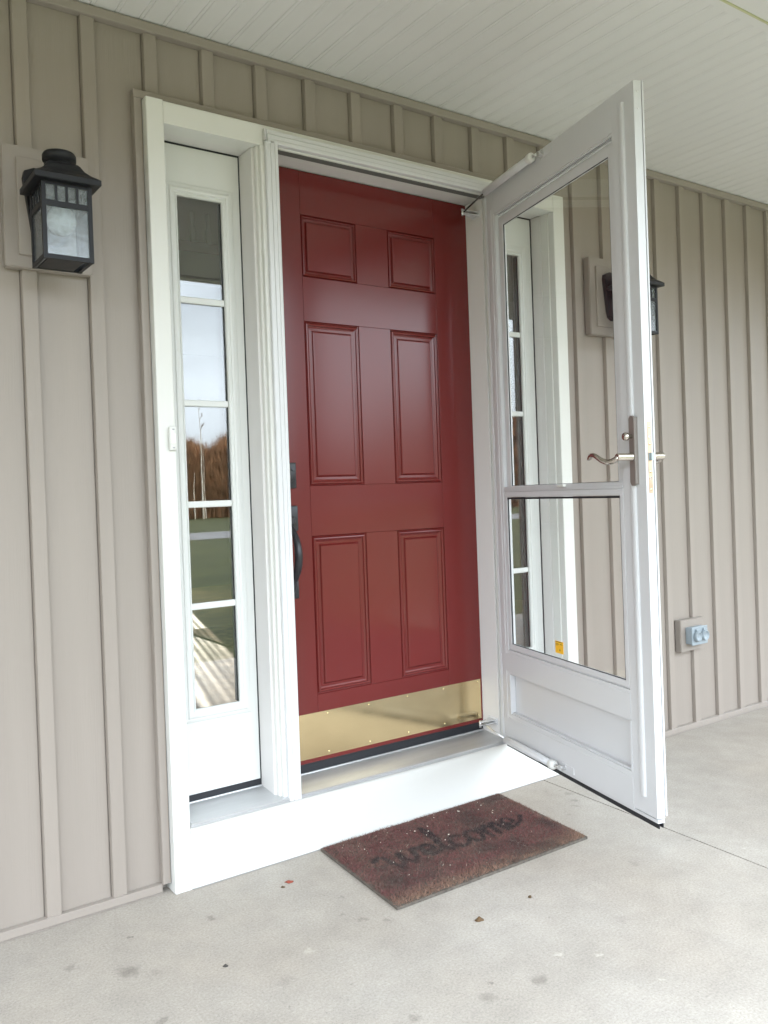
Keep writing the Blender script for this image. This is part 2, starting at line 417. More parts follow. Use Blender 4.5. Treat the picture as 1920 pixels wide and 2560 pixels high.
for n in range(-16, 33):
    a, b = n*P-0.008, (n+1)*P-0.008
    if b < OL or a > OR:
        if shared is None:
            siding_panel(n, a, b, BZ, CZ); shared = C.objects[-1] if False else wall.children[-1]
            shared_n = n
        else:
            o = shared.copy(); C.objects.link(o); o.parent = wall; o.location.x = (n-shared_n)*P
    else:
        if a < OL: siding_panel(n, a, OL, BZ, CZ); siding_panel(n, OL, b, 2.352, CZ)
        elif b > OR: siding_panel(n, a, OR, 2.352, CZ); siding_panel(n, OR, b, BZ, CZ)
        else: siding_panel(n, a, b, 2.352, CZ)
# J-channel trims: lip with a slightly rolled front
def strip_x(name, x0, x1, z0, z1, y0=-0.006, m=sidetrim, par=wall, y1=0.0135):
    poly = [(y0, z0+.0015), (y0, z1-.0015), (y0+.002, z1), (y1, z1), (y1, z0), (y0+.002, z0)]
    return prism_obj(name, poly, 'x', x0, x1, m, par)
def strip_z(name, x0, x1, z0, z1, y0=-0.006, m=sidetrim, par=wall, y1=0.0135):
    poly = [(x0+.0015, y0), (x1-.0015, y0), (x1, y0+.002), (x1, y1), (x0, y1), (x0, y0+.002)]
    return prism_obj(name, poly, 'z', z0, z1, m, par)
strip_x('base_trim', -3.0, 0.1405, 0.003, 0.0275)
strip_x('base_trim', 1.9395, 5.9, 0.003, 0.0275)
strip_x('base_flange', -3.0, 0.1405, 0.0005, 0.003, y0=-0.011)
strip_x('base_flange', 1.9395, 5.9, 0.0005, 0.003, y0=-0.011)
strip_x('top_trim', -3.0, 5.9, 2.5445, 2.573, y0=-0.013)
strip_z('side_trim', 0.141, 0.1655, 0.0275, 2.3405, y0=-0.012)
strip_z('side_trim', 1.9145, 1.939, 0.0275, 2.3405, y0=-0.012)
strip_x('head_trim', 0.141, 1.939, 2.341, 2.3655, y0=-0.012)
boxes('wall_sheathing', [(-3.0, 0.20, 0.031, 0.14, -0.1, 2.62), (1.88, 5.9, 0.031, 0.14, -0.1, 2.62), (0.20, 1.88, 0.031, 0.14, 2.30, 2.62)], wallint, wall)
# mounting blocks behind the lamps and the outlet
def mount_block(x0, x1, z0, z1, ins):
    t = prism_obj('mounting_block', [(x0, z0), (x1, z0), (x1, z1), (x0, z1)], 'y', -0.020, 0.013, sidetrim, wall)
    bm = bmesh.new(); bm.from_mesh(t.data); bmesh.ops.bevel(bm, geom=list(bm.edges), offset=0.003, segments=2, affect='EDGES'); bm.to_mesh(t.data); bm.free()
    if ins:
        i = box('block_cover', x0+ins, x1-ins, -0.029, -0.018, z0+ins, z1-ins, sidetrim, t, bev=0.003, seg=2)
mount_block(-0.229, 0.0, 1.800, 2.130, 0.034)
mount_block(2.080, 2.310, 1.797, 2.125, 0.036)
mount_block(2.622, 2.802, 0.373, 0.520, 0)
# small gap shadow line where the ceiling meets the trim is real: the soffit stops 2 mm above it

# ------------------------------------------------------------------ upper storey (blocks the low sun behind the house)
up_ = thing('house_upper_storey', 'upper storey and roof of the house above the porch ceiling', 'house')
box('wall', -7, 12, 0.02, 6.2, 2.70, 5.2, siding, up_)
prism_obj('roof', [(-0.6, 5.2), (6.8, 5.2), (3.1, 7.0)], 'x', -7.5, 12.5, roofm, up_)
prism_obj('porch_roof', [(-2.56, 2.64), (0.02, 2.64), (0.02, 3.5), (-2.56, 2.75)], 'x', -4.0, 6.2, roofm, up_)
box('fascia_board', -4.0, 6.2, -2.585, -2.561, 2.585, 2.76, white, up_)
box('side_wall', -7, -2.99, 0.02, 6.2, -0.1, 2.695, siding, up_)
box('side_wall', 5.9, 12, 0.02, 6.2, -0.1, 2.695, siding, up_)
# ------------------------------------------------------------------ porch ceiling
ceil = thing('porch_ceiling', 'white ribbed vinyl soffit ceiling over the porch', 'ceiling')
SPch = 0.0705
zc = 2.5765
# each board: flat run with a pair of fine beads where it locks into the next
bp = [(0.0, zc+0.010), (0.0, zc+0.0022), (0.0010, zc+0.0022), (0.0030, zc+0.0), (0.0092, zc+0.0), (0.0108, zc+0.0018), (0.0122, zc+0.0018), (0.0145, zc), (SPch-0.0024, zc), (SPch-0.0006, zc+0.0022), (SPch, zc+0.0022), (SPch, zc+0.010)]
first = None
for k in range(-43, 84):
    x = 0.0245+SPch*k
    if first is None:
        first = prism_obj('soffit_board', bp, 'y', -0.957, -0.0005, soffitm, ceil); first.location.x = x; fk = x
    else:
        o = first.copy(); C.objects.link(o); o.parent = ceil; o.location.x = x
box('ceiling_seam_strip', -3.2, 6.0, -0.988, -0.9575, zc-0.0015, zc+0.010, soffitm, ceil, bev=0.0012)
prism_obj('seam_bead', [(-0.9955, zc-0.004), (-0.989, zc-0.004), (-0.989, zc+0.006), (-0.9955, zc+0.006)], 'x', -3.2, 6.0, mat('aged_caulk', (0.50, 0.50, 0.30), 0.6), ceil)
box('ceiling_panel', -3.2, 6.0, -2.56, -0.996, zc-0.0005, zc+0.010, soffitm, ceil)
box('edge_trim', -4.0, 6.2, -2.56, -2.48, zc-0.016, zc-0.0006, white, ceil, bev=0.002)
box('ceiling_deck', -4.0, 6.2, -2.56, 0.03, zc+0.012, 2.635, wallint, ceil)

# ------------------------------------------------------------------ door surround
fr = thing('door_surround', 'white door casing with mullion posts, aluminium sill and base board', 'door frame')
def lcas(poly, z0, z1, name, m=white): return prism_obj(name, poly, 'z', z0, z1, m, fr)
# side boards with eased edges, from floor to top
for (a, b, nm) in ((SL, 0.2195, 'l'), (1.8525, SR, 'r')):
    lcas([(a, YT+.002), (a+.002, YT), (b-.002, YT), (b, YT+.002), (b, 0.028), (a, 0.028)], 0.001, TOPZ-0.0675 if False else TOPZ, 'side_casing')
prism_obj('head_casing', [(YT+.001, 2.2705), (YT+.001, TOPZ-.004), (YT+.004, TOPZ-.001), (0.026, TOPZ-.001), (0.026, 2.2705)], 'x', 0.2197, 1.8523, white, fr)
box('base_board', 0.2197, 1.8523, YT-0.0015, 0.02, 0.001, 0.1845, white, fr, bev=0.0015)
box('caulk_line', 0.2198, 1.8522, YT-0.0045, YT-0.0016, 0.001, 0.0035, mat('grey_caulk', (0.3, 0.29, 0.27), 0.8), fr)
# jambs: inner reveal boards with a rebated stop
def jamb_x(name, x0, x1, y0=-0.012, y1=0.135, z0=0.2, z1=2.2700):
    return box(name, x0, x1, y0, y1, z0, z1, jambw, fr, bev=0.0012)
jamb_x('jamb', 0.2050, 0.2280, y0=0.0285)
jamb_x('jamb', 1.8430, 1.8660, y0=0.0285)
# thin stop bead between jamb and casing (seen on the right side)
box('stop_bead', 1.8455, 1.8524, -0.012, 0.028, 0.2, 2.270, white, fr, bev=0.001)
box('stop_bead', 0.2196, 0.2265, -0.012, 0.028, 0.2, 2.270, white, fr, bev=0.001)
# left mullion
def mullion(x0, x1, flip):
    jamb_x('mullion_jamb', x0, x1, y0=-0.010)
    s = -1 if flip else 1; c = x1 if flip else x0
    X = lambda d: c+s*d
    # post cap with stepped brick mould profile, front
    w = abs(x1-x0)
    pts = [(0.008, -0.0102), (0.008, -0.026), (0.010, -0.028), (0.0165, -0.028), (0.0165, -0.042), (0.0185, -0.044), (0.029, -0.0445), (0.0300, -0.0435), (0.0315, -0.0435), (0.0325, -0.045), (w-0.002, -0.045), (w-0.0005, -0.043), (w-0.0005, -0.0102)]
    poly = [(X(a), b) for a, b in pts]
    if flip: poly.reverse()
    prism_obj('mullion_casing', poly, 'z', 0.2005, 2.270, white, fr)
mullion(0.5175, 0.5745, False)
mullion(1.4965, 1.5535, True)
jamb_x('hinge_jamb', 1.4885, 1.4960, y0=-0.014)
jamb_x('strike_jamb', 0.5752, 0.5990, y0=-0.014)
# storm door frame (z-bars) on the left post, the head and the hinge side
zb = [(0.546, -0.0455), (0.546, -0.056), (0.548, -0.058), (0.5585, -0.0585), (0.5600, -0.0570), (0.5615, -0.0570), (0.5630, -0.0600), (0.5735, -0.0600), (0.5745, -0.0590), (0.5760, -0.0590), (0.5770, -0.061), (0.5865, -0.061), (0.5880, -0.059), (0.5880, -0.020), (0.5752, -0.020), (0.5752, -0.0455)]
prism_obj('storm_frame_side', zb, 'z', 0.190, 2.281, alu, fr)
zh = [(-0.0415, 2.320), (-0.052, 2.320), (-0.054, 2.318), (-0.0545, 2.306), (-0.0530, 2.3050), (-0.0530, 2.3040), (-0.058, 2.303), (-0.0585, 2.290), (-0.0575, 2.2890), (-0.0575, 2.2880), (-0.060, 2.287), (-0.060, 2.2770), (-0.0585, 2.2755), (-0.036, 2.2755), (-0.036, 2.283), (-0.0415, 2.283)]
prism_obj('storm_frame_head', zh, 'x', 0.5530, 1.503, alu, fr)
box('storm_frame_hinge', 1.4745, 1.4965, -0.056, -0.0455, 0.190, 2.2750, alu, fr, bev=0.0015)
box('strike_plate', 0.5882, 0.5900, -0.058, -0.024, 1.205, 1.262, nickel, fr, bev=0.0006)
box('end_cap', 0.5445, 0.5530, -0.0525, -0.0420, 2.285, 2.322, chrome, fr, bev=0.001)
# head jamb
box('head_jamb', 0.2280, 1.8430, -0.006, 0.135, 2.2715, 2.296, jambw, fr)
box('weather_seal', 0.5995, 1.488, -0.034, -0.0065, 2.2685, 2.2755, mat('grey_pile_seal', (0.12, 0.12, 0.11), 0.9), fr)
# black seals at slab edges
for x0, x1 in ((0.5180-0.0035, 0.5174), (1.8385, 1.8429), (1.5030, 1.5085)):
    box('edge_seal', x0, x1, DY-0.002, DY+0.03, 0.235, 2.2712, rubber, fr)
box('edge_seal', 0.2285, 0.5140, DY-0.001, DY+0.02, 2.2655, 2.2713, rubber, fr)
box('edge_seal', 1.5542, 1.8384, DY-0.001, DY+0.02, 2.2655, 2.2713, rubber, fr)
# sill: sloping mill aluminium with a stepped nose
sp = [(-0.0515, 0.1860), (-0.0515, 0.1895), (-0.0490, 0.1905), (-0.0490, 0.1935), (-0.0525, 0.1945), (-0.0525, 0.1985), (-0.0500, 0.2000), (0.060, 0.2125), (0.074, 0.2140), (0.075, 0.2170), (0.140, 0.2170), (0.140, 0.1860)]
prism_obj('sill', sp, 'x', 0.2200, 1.8520, sill, fr)
box('mullion_foot', 0.5250, 0.5880, -0.0460, -0.0100, 0.1990, 0.2030, sill, fr)
for a, b in ((0.2285, 0.5170), (1.5545, 1.8425)):
    box('sill_riser', a, b, DY-0.0015, DY+0.03, 0.2160, 0.2365, rubber, fr)

# ------------------------------------------------------------------ front door
door = thing('front_door', 'dark red six panel front door with brass kick plate, closed', 'door')
Z = [0.246, 0.474, 1.018, 1.190, 1.755, 1.907, 2.119, 2.2685]
X = [0.601, 0.742, 0.967, 1.105, 1.325, 1.5025]
g = 0.00035
def dpart(name, a, b, z0, z1): return box(name, a+g, b-g, DY, DY+0.012, z0+g, z1-g, red, door, bev=0.0005)
dpart('door_stile', X[0], X[1], Z[0], Z[7]); dpart('door_stile', X[4], X[5], Z[0], Z[7])
dpart('door_rail', X[1], X[4], Z[0], Z[1]); dpart('door_rail', X[1], X[4], Z[2], Z[3])
dpart('door_rail', X[1], X[4], Z[4], Z[5]); dpart('door_rail', X[1], X[4], Z[6], Z[7])
for a, b in ((Z[1], Z[2]), (Z[3], Z[4]), (Z[5], Z[6])): dpart('door_mullion', X[2], X[3], a, b)
box('door_core', X[0], X[5], DY+0.0121, DY+0.044, Z[0], Z[7], red, door)
def door_panel(x0, x1, z0, z1, small=False):
    k = 0.68 if small else 1.0
    pr = [(0, 0.0003), (0.0015, 0.0045), (0.0040, 0.0060), (0.0055, 0.0030), (0.0080, -0.0005), (0.0115, -0.0012), (0.0140, 0.0002), (0.0150, 0.0050), (0.0175, 0.0068), (0.0215, 0.0088), (0.0300, 0.0092), (0.0325, 0.0072), (0.0350, 0.0024), (0.0375, 0.0010), (0.0405, 0.0010)]
    V, F = [], []
    for d, y in pr:
        d *= k
        V += [(x0+d, DY+y, z0+d), (x1-d, DY+y, z0+d), (x1-d, DY+y, z1-d), (x0+d, DY+y, z1-d)]
    for i in range(len(pr)-1):
        for q in range(4):
            qq = (q+1) % 4; F.append((i*4+q, i*4+qq, (i+1)*4+qq, (i+1)*4+q))
    n = (len(pr)-1)*4; F.append((n, n+1, n+2, n+3))
    # closed back
    b = len(V); V += [(x0, DY+0.0119, z0), (x1, DY+0.0119, z0), (x1, DY+0.0119, z1), (x0, DY+0.0119, z1)]
    for q in range(4): F.append((q, (q+1) % 4, b+(q+1) % 4, b+q))
    F.append((b+3, b+2, b+1, b))
    fix(link('door_panel', V, F, red, door))
for a, b in ((X[1], X[2]), (X[3], X[4])):
    door_panel(a, b, Z[1], Z[2]); door_panel(a, b, Z[3], Z[4]); door_panel(a, b, Z[5], Z[6], True)
kp = box('kick_plate', 0.628, 1.480, DY-0.0016, DY-0.0001, 0.260, 0.4145, brass, door, bev=0.0004)
for x in (0.779-0.172, 0.779, 0.951, 1.123, 1.295, 1.467):
    if x < 0.64: continue
    for z in (0.272, 0.4040):
        lathe_obj('screw', [(0.0038, 0), (0.0030, -0.0014), (0.001, -0.0020)], brassd, kp, 10, (x, DY-0.0016, z), 'y')
box('door_sweep', 0.601, 1.5025, DY+0.001, DY+0.040, 0.2175, 0.2459, rubber, door)
# deadbolt and handle set on the left stile
db = box('deadbolt_plate', 0.622, 0.6835, DY-0.012, DY, 1.184, 1.270, iron, door, bev=0.003, seg=2)
lathe_obj('lock_cylinder', [(0.024, 0), (0.024, -0.004), (0.020, -0.007), (0.006, -0.007)], iron, db, 24, (0.652, DY-0.012, 1.227), 'y')
hp = box('handle_plate', 0.622, 0.6860, DY-0.010, DY, 1.040, 1.125, iron, door, bev=0.003, seg=2)
lathe_obj('thumb_latch', [(0.014, 0), (0.014, -0.012), (0.010, -0.016)], iron, hp, 20, (0.655, DY-0.010, 1.075), 'y')
box('handle_foot', 0.622, 0.6800, DY-0.010, DY, 0.812, 0.872, iron, door, bev=0.003, seg=2)
gpts = []
for i in range(17):
    t = i/16
    z = 1.055 - t*0.225
    y = DY-0.012 - 0.052*math.sin(math.pi*min(1, t*1.15+0.02))**0.7 if t < 0.86 else DY-0.012-0.018*(1-t)/0.14
    gpts.append((0.652, y, z))
tube_obj('grip_handle', gpts, [0.008+0.0055*math.sin(math.pi*i/16) for i in range(17)], iron, door, 12)

# ------------------------------------------------------------------ sidelights
def sidelight(x0, x1, gx0, gx1, label):
    t = thing('sidelight', label, 'sidelight window', (x0, DY, 0.237), 0, None)
    ox, oz = x0, 0.237
    w = x1-x0; h = 2.266-oz
    a, b = gx0-ox, gx1-ox; c, d = 0.501-oz, 2.108-oz
    boxes('slab', [(0, a-0.012, 0, 0.044, 0, h), (b+0.012, w, 0, 0.044, 0, h), (a-0.012, b+0.012, 0, 0.044, 0, c-0.012), (a-0.012, b+0.012, 0, 0.044, d+0.012, h)], fiber, t)
    pr = [(0, 0.004), (0, -0.004), (0.003, -0.0075), (0.006, -0.0085), (0.0075, -0.0065), (0.012, -0.0065), (0.0135, -0.0095), (0.019, -0.0105), (0.0245, -0.0095), (0.027, -0.006), (0.032, -0.0055), (0.0385, -0.0035), (0.0405, -0.0004), (0.0405, 0.004)]
    frame_obj('glazing_frame', a, b, c, d, pr, fiber, t)
    box('glass_pane', a-0.008, b+0.008, 0.007, 0.0090, c-0.008, d+0.008, lowe, t)
    box('glass_pane', a-0.008, b+0.008, 0.028, 0.0300, c-0.008, d+0.008, stormglass, t)
    boxes('spacer', [(a-0.008, a+0.001, 0.0095, 0.0275, c, d), (b-0.001, b+0.008, 0.0095, 0.0275, c, d)], mat('dark_spacer', (0.03, 0.035, 0.04), 0.5), t)
    for z in (1.785, 1.461, 1.142, 0.821):
        z -= oz
        prism_obj('muntin', [(0.0062, z-0.010), (0.001, z-0.010), (-0.001, z-0.007), (-0.001, z+0.007), (0.001, z+0.010), (0.0062, z+0.010)], 'x', a+0.0006, b-0.0006, fiber, t)
    return t
sidelight(0.2290, 0.5140, 0.2990, 0.4490, 'narrow white sidelight window left of the red door, reflecting trees and sky')
sidelight(1.5545, 1.8380, 1.6140, 1.7640, 'narrow white sidelight window right of the red door, seen through the storm door')

# ------------------------------------------------------------------ storm door
ux, uy = -0.25937969, -0.96577543
rz = math.atan2(uy, ux)
sdr = thing('storm_door', 'white aluminium storm door with large glass, standing open', 'storm door', (1.475, -0.055, 0), rz)
TH = 0.032
Zb, Zt, Wd = 0.207, 2.284, 0.905
def sbox(name, s0, s1, y0, y1, z0, z1, m=alu, bev=0.001, par=sdr): return box(name, s0, s1, y0, y1, z0, z1, m, par, bev=bev)
# local +X along the door from hinge to latch, local -Y is the inner face we see
sbox('hinge_stile', 0.0, 0.054, 0.0, TH, Zb, Zt)
# latch stile: body, raised rib, edge channel
boxes('latch_stile', [(0.796, 0.9015, 0.0, TH*0.80, Zb+0.006, Zt), (0.796, 0.9035, TH*0.86, TH, Zb+0.012, Zt), (0.80, 0.895, TH*0.79, TH*0.87, Zb, Zt)], alu, sdr)
rib = [(0.832, 0.0005), (0.8325, -0.003), (0.835, -0.0055), (0.840, -0.007), (0.848, -0.007), (0.853, -0.0055), (0.8555, -0.003), (0.856, 0.0005)]
prism_obj('stile_rib', rib, 'z', 0.262, 2.243, alu, sdr)
sbox('top_rail', 0.0542, 0.7958, 0.0, TH, 2.179, Zt)
sbox('middle_rail', 0.0542, 0.7958, 0.0, TH, 0.465, 0.556)
sbox('bottom_rail', 0.0542, 0.7958, 0.0, TH, Zb, 0.316)
sbox('kick_panel', 0.050, 0.800, 0.021, 0.027, 0.30, 0.48, bev=0)
boxes('panel_moulding', [(0.0545, 0.0620, -0.0015, 0.020, 0.3165, 0.4645), (0.788, 0.7955, -0.0015, 0.020, 0.3165, 0.4645), (0.0625, 0.7875, 0.004, 0.020, 0.3165, 0.322)], alu, sdr)
# fine grooves on rails: shallow raised lands leave a shadow line
prism_obj('rail_land', [(0.0, 0.222), (-0.0012, 0.2225), (-0.0012, 0.2985), (0.0, 0.299)], 'x', 0.02, 0.795, alu, sdr)
prism_obj('rail_land', [(0.0, 0.474), (-0.0012, 0.4745), (-0.0012, 0.5435), (0.0, 0.544)], 'x', 0.02, 0.795, alu, sdr)
prism_obj('stile_land', [(0.010, 0.0), (0.0105, -0.0014), (0.037, -0.0014), (0.0375, 0.0)], 'z', 0.23, 2.20, alu, sdr)
# sash track
boxes('sash_track', [(0.0545, 0.0600, 0.002, 0.030, 0.5565, 2.1785), (0.7900, 0.7957, 0.002, 0.030, 0.5565, 2.1785), (0.0605, 0.7895, 0.002, 0.007, 2.172, 2.1785), (0.0605, 0.7895, 0.018, 0.030, 2.172, 2.1785)], alu, sdr)
# upper sash
us = frame_obj('upper_sash', 0.098, 0.752, 1.166, 2.128, [(0, 0.022), (0, 0.016), (0.003, 0.0135), (0.028, 0.0135), (0.032, 0.016), (0.036, 0.016), (0.036, 0.026), (0, 0.026)], alu, sdr)
box('glass_pane', 0.092, 0.758, 0.0205, 0.0235, 1.160, 2.134, stormglass, us)
frame_obj('glass_seal', 0.0992, 0.7508, 1.1672, 2.1268, [(0, 0.0200), (0, 0.0155), (0.0011, 0.0155), (0.0011, 0.0200)], rubber, us)
# lower sash
ls = frame_obj('lower_sash', 0.083, 0.772, 0.580, 1.125, [(0, 0.010), (0, 0.003), (0.003, 0.001), (0.018, 0.001), (0.021, 0.0035), (0.0225, 0.0035), (0.0225, 0.014), (0, 0.014)], alu, sdr)
box('glass_pane', 0.078, 0.777, 0.0085, 0.0115, 0.575, 1.130, stormglass, ls)
frame_obj('glass_seal', 0.0845, 0.7705, 0.5815, 1.1225, [(0, 0.008), (0, 0.0025), (0.0014, 0.0025), (0.0014, 0.008)], rubber, ls)
boxes('pile_seal', [(0.084, 0.771, 0.0015, 0.0075, 1.1175, 1.1235)], rubber, ls)
boxes('meeting_rail', [(0.0605, 0.7895, -0.001, 0.012, 1.1480, 1.1540), (0.0605, 0.7895, 0.003, 0.0125, 1.1545, 1.1630)], alu, ls)
box('sash_latch', 0.445, 0.485, -0.010, 0.0025, 1.1560, 1.1650, white, ls, bev=0.002, seg=2)
# yellow sticker on the lower glass
stk = box('warning_sticker', 0.375, 0.425, 0.0078, 0.0084, 0.597, 0.638, yellow, ls)
boxes('sticker_print', [(0.379, 0.420, 0.0073, 0.0077, 0.6345, 0.6362), (0.379, 0.396, 0.0073, 0.0077, 0.6290, 0.6298), (0.379, 0.400, 0.0073, 0.0077, 0.6262, 0.6270), (0.405, 0.421, 0.0073, 0.0077, 0.6275, 0.6290), (0.379, 0.392, 0.0073, 0.0077, 0.6232, 0.6240)], inkm, ls)
prism_obj('sticker_symbol', [(0.4020, 0.6055), (0.4060, 0.6055), (0.4050, 0.6120), (0.4030, 0.6120)], 'y', 0.0072, 0.0077, inkm, ls)
# sweep and bottom expander
sbox('bottom_expander', 0.004, 0.895, 0.006, 0.030, 0.196, Zb-0.0003)
boxes('rubber_sweep', [(0.004, 0.897, 0.008, 0.0105, 0.182, 0.1958), (0.004, 0.897, 0.021, 0.0235, 0.184, 0.1958)], rubber, sdr)
# edge screws and print near the latch edge
for z in (2.255, 2.207, 0.247, 0.290):
    lathe_obj('screw', [(0.0036, 0), (0.0030, 0.0010), (0.0012, 0.0012)], chrome, sdr, 10, (0.9015, 0.013, z), 'x')
pr = []
random.seed(3)
for col, spans in ((0.0065, ((0.318, 0.352),)), (0.0105, ((0.333, 0.344),)), (0.0145, ((0.322, 0.343),)), (0.0185, ((0.322, 0.330), (0.347, 0.352))), (0.0215, ((0.344, 0.353),))):
    for a, b in spans:
        z = a
        while z < b:
            l_ = random.uniform(0.0010, 0.0040); pr.append((0.9016, 0.9019, col, col+0.0011, z, min(b, z+l_))); z += l_+0.0009
boxes('edge_print', pr, greyink, sdr)
# handle set
pl = prism_obj('handle_plate', [(0.846, 1.160), (0.852, 1.152), (0.866, 1.152), (0.872, 1.160), (0.872, 1.343), (0.866, 1.351), (0.852, 1.351), (0.846, 1.343)], 'y', -0.0135, -0.0072, platem, sdr)
bm = bmesh.new(); bm.from_mesh(pl.data); bmesh.ops.bevel(bm, geom=[e for e in bm.edges], offset=0.0012, segments=2, affect='EDGES'); bm.to_mesh(pl.data); bm.free()
box('plate_spacer', 0.848, 0.870, -0.0072, 0.0, 1.156, 1.347, platem, pl)
lathe_obj('thumb_turn', [(0.006, 0), (0.006, -0.012), (0.0115, -0.015), (0.0125, -0.021), (0.010, -0.026), (0.004, -0.028)], nickel, pl, 20, (0.859, -0.0135, 1.292), 'y')
lathe_obj('lever_hub', [(0.0125, 0), (0.0125, -0.004), (0.0112, -0.006), (0.0112, -0.050), (0.0095, -0.052)], nickel, pl, 20, (0.859, -0.0135, 1.234), 'y')
lv = []; lr = []
for i in range(19):
    t = i/18; s_ = 0.861-0.125*t; zz = 1.234 - 0.013*math.sin(t*math.pi*1.9)*(1-0.15*t) - (0.004 if t > .9 else 0)
    yy = -0.058-0.020*math.sin(t*math.pi*0.9)*0.8 - 0.014*t
    lv.append((s_, yy, zz)); lr.append(0.0088-0.0028*t if t < .97 else 0.004)
tube_obj('lever', lv, lr, nickel, pl, 12)
# outer side handle
po = box('outer_plate', 0.846, 0.872, TH, TH+0.007, 1.155, 1.348, nickel, sdr, bev=0.0015, seg=2)
lathe_obj('key_cylinder', [(0.011, 0), (0.012, 0.010), (0.009, 0.016), (0.003, 0.017)], nickel, po, 20, (0.859, TH+0.007, 1.292), 'y')
lathe_obj('lever_hub', [(0.0125, 0), (0.0112, 0.003), (0.0112, 0.052), (0.0095, 0.054)], nickel, po, 20, (0.859, TH+0.007, 1.234), 'y')
tube_obj('lever', [(a, TH+0.007+0.045+(-b-0.058)*0.8, c) for a, b, c in lv], lr, nickel, po, 12)
# lock face plate in the latch edge
fp = box('lock_face_plate', 0.9015, 0.9028, 0.008, 0.0215, 1.130, 1.330, lockp, sdr, bev=0.0004)
for z in (1.316, 1.268, 1.190, 1.140):
    lathe_obj('screw', [(0.0036, 0), (0.0030, 0.0010), (0.0012, 0.0012)], brassd, fp, 10, (0.9028, 0.0147, z), 'x')
for z in (1.288, 1.172):
    lathe_obj('lock_hole', [(0.0045, 0), (0.0045, 0.0008), (0.0030, 0.0008), (0.003, 0.0001)], nickel, fp, 14, (0.9028, 0.0147, z), 'x')
prism_obj('latch_bolt', [(0.9028, 0.0095), (0.9125, 0.0120), (0.9140, 0.0200), (0.9028, 0.0200)], 'z', 1.222, 1.243, mat('zinc_latch', (0.42, 0.50, 0.53), 0.35, metal=1.0), fp)

# ------------------------------------------------------------------ pneumatic closers
RzM = Matrix.Rotation(rz, 4, 'Z'); H0 = Vector((1.475, -0.055, 0))
def L(s, y, z): return tuple(H0 + RzM @ Vector((s, y, z)))
def closer(zt, zj, label, tubeend, s_start):
    t = thing('door_closer', label, 'door closer', L(s_start, -0.026, zt), 0, 'pneumatic closers of the storm door')
    base = Vector(t.location)
    R = lambda p: tuple(Vector(p)-base)
    jamb = (1.418, 0.012, zj)
    tube_obj('closer_tube', [R(L(s_start, -0.024, zt)), R(L(s_start+0.010, -0.026, zt)), R(L(tubeend-0.07, -0.026, zt)), R(L(tubeend-0.068, -0.026, zt)), R(L(tubeend, -0.026, zt))], [0.008, 0.0135, 0.0135, 0.0125, 0.0125], alu, t, 18)
    tube_obj('closer_rod', [R(L(s_start+0.005, -0.026, zt)), R((jamb[0]+0.004, jamb[1], jamb[2]+0.003))], 0.0033, chrome if zt < 1 else mat('dark_rod_steel', (0.10, 0.09, 0.09), 0.35, metal=1.0), t, 10)
    tube_obj('end_cap', [R(L(tubeend, -0.026, zt)), R(L(tubeend+0.004, -0.026, zt)), R(L(tubeend+0.020, -0.026, zt)), R(L(tubeend+0.026, -0.026, zt))], [0.0145, 0.0155, 0.0155, 0.010], white, t, 18)
    tube_obj('adjust_screw', [R(L(tubeend+0.026, -0.024, zt)), R(L(tubeend+0.045, -0.022, zt))], 0.005, chrome, t, 10)
    bx = merge([tube([R(L(tubeend+0.040, -0.016, zt)), R(L(tubeend+0.062, -0.012, zt))], 0.006, 8), tube([R(L(tubeend+0.052, -0.001, zt)), R(L(tubeend+0.052, -0.022, zt))], 0.009, 8)])
    fix(link('door_bracket', bx[0], bx[1], chrome, t))
    # flat foot on the door
    c1 = [R(L(s, y, z)) for s in (tubeend+0.035, tubeend+0.105) for y in (-0.0032, -0.0005) for z in (zt-0.011, zt+0.011)]
    fix(link('bracket_foot', c1, BOXF, alu, t))
    # jamb bracket: two tapering ears and a pin
    V, F = [], []
    for dz in (-0.006, 0.005):
        k = len(V); z0 = zj+dz
        poly = [(1.487, -0.002), (1.487, 0.040), (1.470, 0.036), (1.412, 0.017), (1.408, 0.011), (1.414, 0.006), (1.470, -0.001)]
        v, f = prism([(a-base.x, b-base.y) for a, b in poly], 'z', z0-base.z, z0+0.0022-base.z)
        V += v; F += [tuple(i+k for i in q_) for q_ in f]
    k = len(V); v, f = boxdata(1.4855-base.x, 1.4880-base.x, -0.006-base.y, 0.046-base.y, zj-0.014-base.z, zj+0.014-base.z); V += v; F += [tuple(i+k for i in q_) for q_ in f]
    fix(link('jamb_bracket', V, F, alu, t))
    tube_obj('bracket_pin', [R((1.414, 0.012, zj-0.014)), R((1.414, 0.012, zj+0.012))], 0.0042, chrome, t, 10)
    return t
closer(2.262, 2.214, 'upper white pneumatic closer along the top rail of the storm door', 0.365, 0.035)
closer(0.224, 0.262, 'lower white pneumatic closer along the bottom rail of the storm door', 0.375, 0.055)

